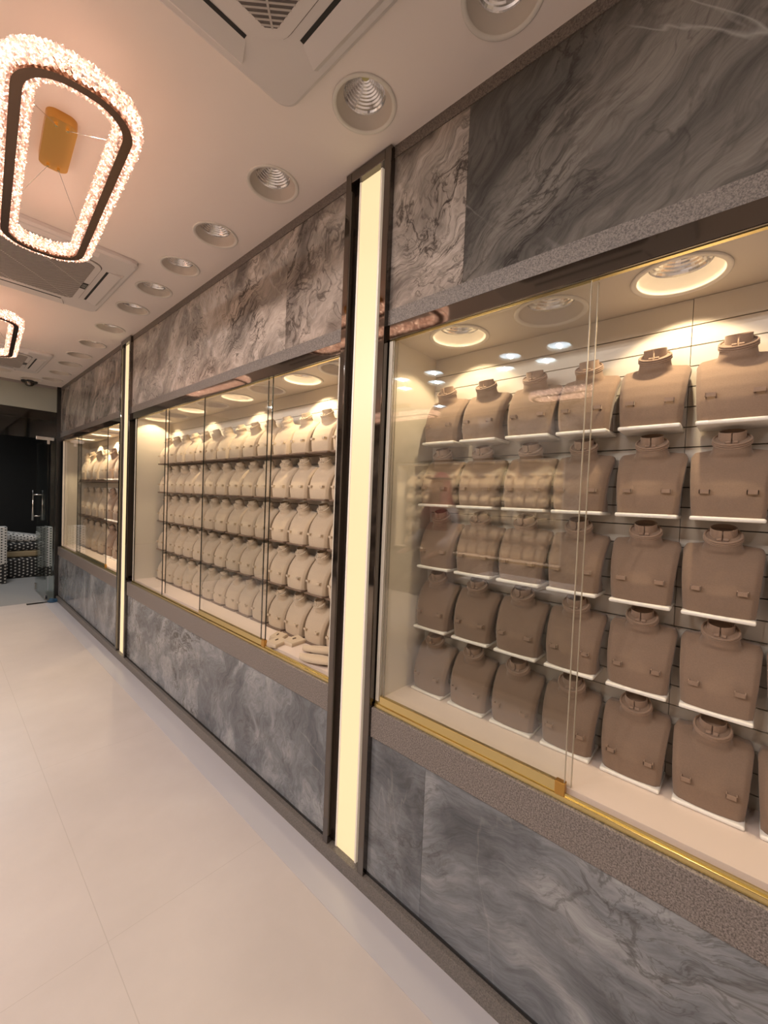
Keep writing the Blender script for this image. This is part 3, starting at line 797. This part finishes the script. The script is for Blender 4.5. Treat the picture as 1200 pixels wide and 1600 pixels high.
r = bmesh.ops.create_icosphere(bm, subdivisions=2, radius=.05)
for v in bm.verts: v.co = Vector((v.co.x*1.1, v.co.y*.7, max(0, v.co.z*.6+.02)))*(.75+.5*random.random())
for v in bm.verts: v.co.z = max(v.co.z, 0)
o = finish('plastic_wrap', bm, M['blue']); o.location = (1.055, 6.60, FLOOR+H0+.0005); tag(o, 'crumpled blue plastic scrap on the floor in the shopfront corner', 'litter')
# dome camera
t = thing('security_camera', (.80, 6.66, CEIL), 'black dome security camera under the ceiling at the shopfront', 'camera')
bm = B(); lathe(bm, [(0, -.018), (.075, -.018), (.08, -.008), (.08, 0), (0, 0)], 28); finish('mount', bm, M['black'], t)
bm = B(); lathe(bm, [(.048, -.018), (.045, -.04), (.03, -.058), (0, -.065)], 24); finish('dome', bm, M['chrome'], t, True)
# street outside
st(slab('ground_outside', M['paver'], LX-2, 4.5, FRONT-.02, 12.5, FLOOR-.06, FLOOR-.012))
st(slab('night_backdrop', M['black'], -6, 5, 12.5, 12.6, FLOOR, 4))  # black sheet standing in for the unlit night beyond the paving
st(slab('ceiling_outside', pbr('brown_soffit', (.06, .032, .02), .5), -5, 4.5, FRONT+.1, 12.5, 1.55, 1.6))
def dotted_post(x, y, w, h, hb, label):
    t = thing('dotted_column', (x, y, FLOOR-.012), label, 'box', 'spotted boxes outside the door')
    finish('upper_cover', box(B(), -w, w, -.09, .09, hb, h, .008), M['dot_w'], t)
    finish('lower_cover', box(B(), -w*.97, w*.97, -.087, .087, 0, hb, .006), M['dot_b'], t)
dotted_post(1.27, 8.75, .095, .82, .16, 'slim white box with black spots on a black spotted base outside the door')
dotted_post(.64, 8.40, .13, .86, .30, 'white spotted box cut by the left photo edge outside the door')
t = thing('dotted_bundle', (.98, 8.9, FLOOR-.012), 'dark bundle in black cloth with white spots and a white spotted top outside the door', 'bundle')
finish('lower_cloth', box(B(), -.24, .24, -.2, .2, 0, .34, .05), M['dot_b'], t)
finish('tan_band', box(B(), -.20, .26, -.19, .19, .34, .44, .02), M['tan'], t)
finish('black_cloth', box(B(), -.25, .25, -.2, .2, .44, .58, .04), M['dot_b'], t)
bm = B(); box(bm, -.20, .27, -.18, .18, .58, .74, .05)
for v in bm.verts:
    if v.co.x > .1: v.co.z -= (v.co.z-.58)*.5*min(1, (v.co.x-.1)/.15)
finish('top_cloth', bm, M['dot_w'], t)
finish('side_cloth', box(B(), -.33, -.24, -.18, .18, 0, .80, .02), M['dot_b'], t)
ld = bpy.data.lights.new('outside_fill_light', 'AREA'); ld.energy = 26; ld.size = .4; ld.color = (.95, .97, 1.)  # added light that brightens the paving; no such lamp is in view
t = thing('outside_fill_lamp', (.6, 7.9, 1.55), 'added fill lamp under the outside soffit that brightens the paving, not a seen fitting', 'ceiling light')
finish('housing', box(B(), -.2, .2, -.2, .2, -.03, 0), M['trim'], t)
o = bpy.data.objects.new('outside_fill_light', ld); COL.objects.link(o); o.parent = t; o.location = (0, 0, -.035)

# ------------------------------------------------------------------ the other side of the shop (seen only as reflections)
t = showcase('opposite', 1.75, 4.40, 'showcase of cream busts on the opposite wall, seen only reflected in glass', [], True)
o = plate_with_holes('ceiling_panel', M['case_top'], LX-.28, LX, 1.74, 4.41, CT, CT+.01, [(LX-.128, q) for q in (2.05, 2.7, 3.35, 4.0)], .097)
o.parent = t; o.matrix_parent_inverse = Matrix.Translation(-t.location)
OM = marble('slab_opposite', **warm, lines=.75, seed=12.5, rot=.5)
st(slab('wall_left', OM, LX-.012, LX, -2.3, FRONT-.1, .635, CEIL)); st(slab('wall_left', OM, LX-.012, LX, -2.3, FRONT-.1, FLOOR, SILL))
st(slab('wall_left', OM, LX-.012, LX, -2.3, 1.73, SILL, .635)); st(slab('wall_left', OM, LX-.012, LX, 4.42, FRONT-.1, SILL, .635))
for q in (2.05, 2.7, 3.35, 4.0):
    downlight(LX-.128, q, CT-.001, 'lit warm downlight in the opposite showcase, seen only as a reflection', 'downlights of the opposite showcase', 'warm', 60.)
src = None
for ri, z in enumerate(ROWZ):
    for c in range(15):
        L = (LX-.279, 1.88+.171*c, z+.0002)
        lab = 'cream necklace bust in the opposite showcase, seen only as a reflection in glass'
        o = bpy.data.objects.new('necklace_bust', PC[0][1]); COL.objects.link(o); o.location = (L[0], L[1], L[2]+H0); o.rotation_euler = (0, 0, -PI/2)
        tag(o, lab, 'jewellery bust', 'cream busts in the opposite showcase')
t = thing('display_counter', (-1.06, 1.05, FLOOR), 'counter with open ring trays on top, seen only reflected in the near showcase', 'counter')
finish('body', box(B(), -.30, .30, -.85, .85, 0, .80, .004), M['granite_dark'], t)
finish('tray_bed', box(B(), -.295, .295, -.845, .845, .80, .82), M['acgrey'], t)
bm = B()
for i in range(5):
    for j in range(12): box(bm, -.27+i*.11, -.27+i*.11+.098, -.82+j*.137, -.82+j*.137+.122, .82, .838)
finish('ring_trays', bm, M['acwhite'], t)

# a customer on the other side of the shop, reflected in the near glass
def skin_body(name, verts, edges, radii, m, parent, root=0, sub=2):
    me = bpy.data.meshes.new(name); me.from_pydata(verts, edges, [])
    o = bpy.data.objects.new('tmp', me); COL.objects.link(o)
    sk = o.modifiers.new('s', 'SKIN'); ss = o.modifiers.new('u', 'SUBSURF'); ss.levels = sub
    for v, r in zip(me.skin_vertices[0].data, radii): v.radius = (r, r)
    me.skin_vertices[0].data[root].use_root = True
    out = bpy.data.meshes.new_from_object(o.evaluated_get(bpy.context.evaluated_depsgraph_get())); bpy.data.objects.remove(o)
    for p in out.polygons: p.use_smooth = True
    out.materials.clear(); return link(name, out, m, parent)
t = thing('person', (-1.30, 2.44, FLOOR), 'person in a pale robe and red headscarf, standing across the shop and seen only reflected', 'person', None, -PI/2+.3)
V = [(0, 0, .92), (0, 0, 1.15), (0, 0, 1.40), (0, .01, 1.49), (0, .03, 1.60), (0, .03, 1.70)]; E = [(0, 1), (1, 2), (2, 3), (3, 4), (4, 5)]; R = [.13, .12, .13, .055, .085, .075]
def add(p, r, frm):
    V.append(p); R.append(r); E.append((frm, len(V)-1)); return len(V)-1
for s_ in (-1, 1):
    k = add((s_*.18, 0, 1.42), .06, 2); k = add((s_*.24, .02, 1.14), .045, k); k = add((s_*.23, .20, .98), .034, k); h = add((s_*.22, .28, .95), .028, k)
    for q in range(4):
        f = add((s_*(.245-.018*q), .33, .945), .009, h); f = add((s_*(.245-.018*q), .365-.006*abs(q-1), .925), .008, f)
    f = add((s_*.185, .29, .945), .010, h); add((s_*.175, .325, .935), .009, f)
    k = add((s_*.09, 0, .86), .085, 0); k = add((s_*.10, .02, .48), .058, k); k = add((s_*.10, 0, .08), .042, k); add((s_*.10, .13, .035), .032, k)
skin_body('body', V, E, R, M['skin'], t)
robe = pbr('robe_cloth', (.55, .47, .44), .8); scarf = pbr('red_headscarf', (.34, .08, .07), .8)
bm = B(); lathe(bm, [(.06, 1.485), (.13, 1.45), (.205, 1.38), (.20, 1.15), (.19, .95), (.22, .60), (.25, .12), (.24, .12)], 32, 1., .68); finish('robe', bm, robe, t, True)
for s_ in (-1, 1):
    bm = B(); pts = [(s_*.17, 0, 1.41), (s_*.215, .01, 1.28), (s_*.245, .02, 1.14), (s_*.24, .11, 1.06), (s_*.23, .20, .98)]; tube(bm, pts, .066, 12); finish('sleeve', bm, robe, t, True)
bm = B(); lathe(bm, [(0, 1.80), (.06, 1.785), (.105, 1.73), (.118, 1.66), (.125, 1.58), (.16, 1.47), (.225, 1.36), (.24, 1.20), (.23, 1.20)], 32, 1., .80)
for v in list(bm.verts):
    if v.co.y > .055 and v.co.z < 1.72 and abs(v.co.x) < .085 and v.co.z > 1.5: bm.verts.remove(v)
finish('headscarf', bm, scarf, t, True)
bm = B(); tube(bm, [(.117*math.cos(k*PI/12), .096*math.sin(k*PI/12), 1.725) for k in range(24)], .010, 8, True); finish('head_cord', bm, M['black'], t, True)
bm = B(); tube(bm, [(0, .095, 1.645), (0, .128, 1.615)], .014, 8); finish('nose', bm, M['skin'], t, True)
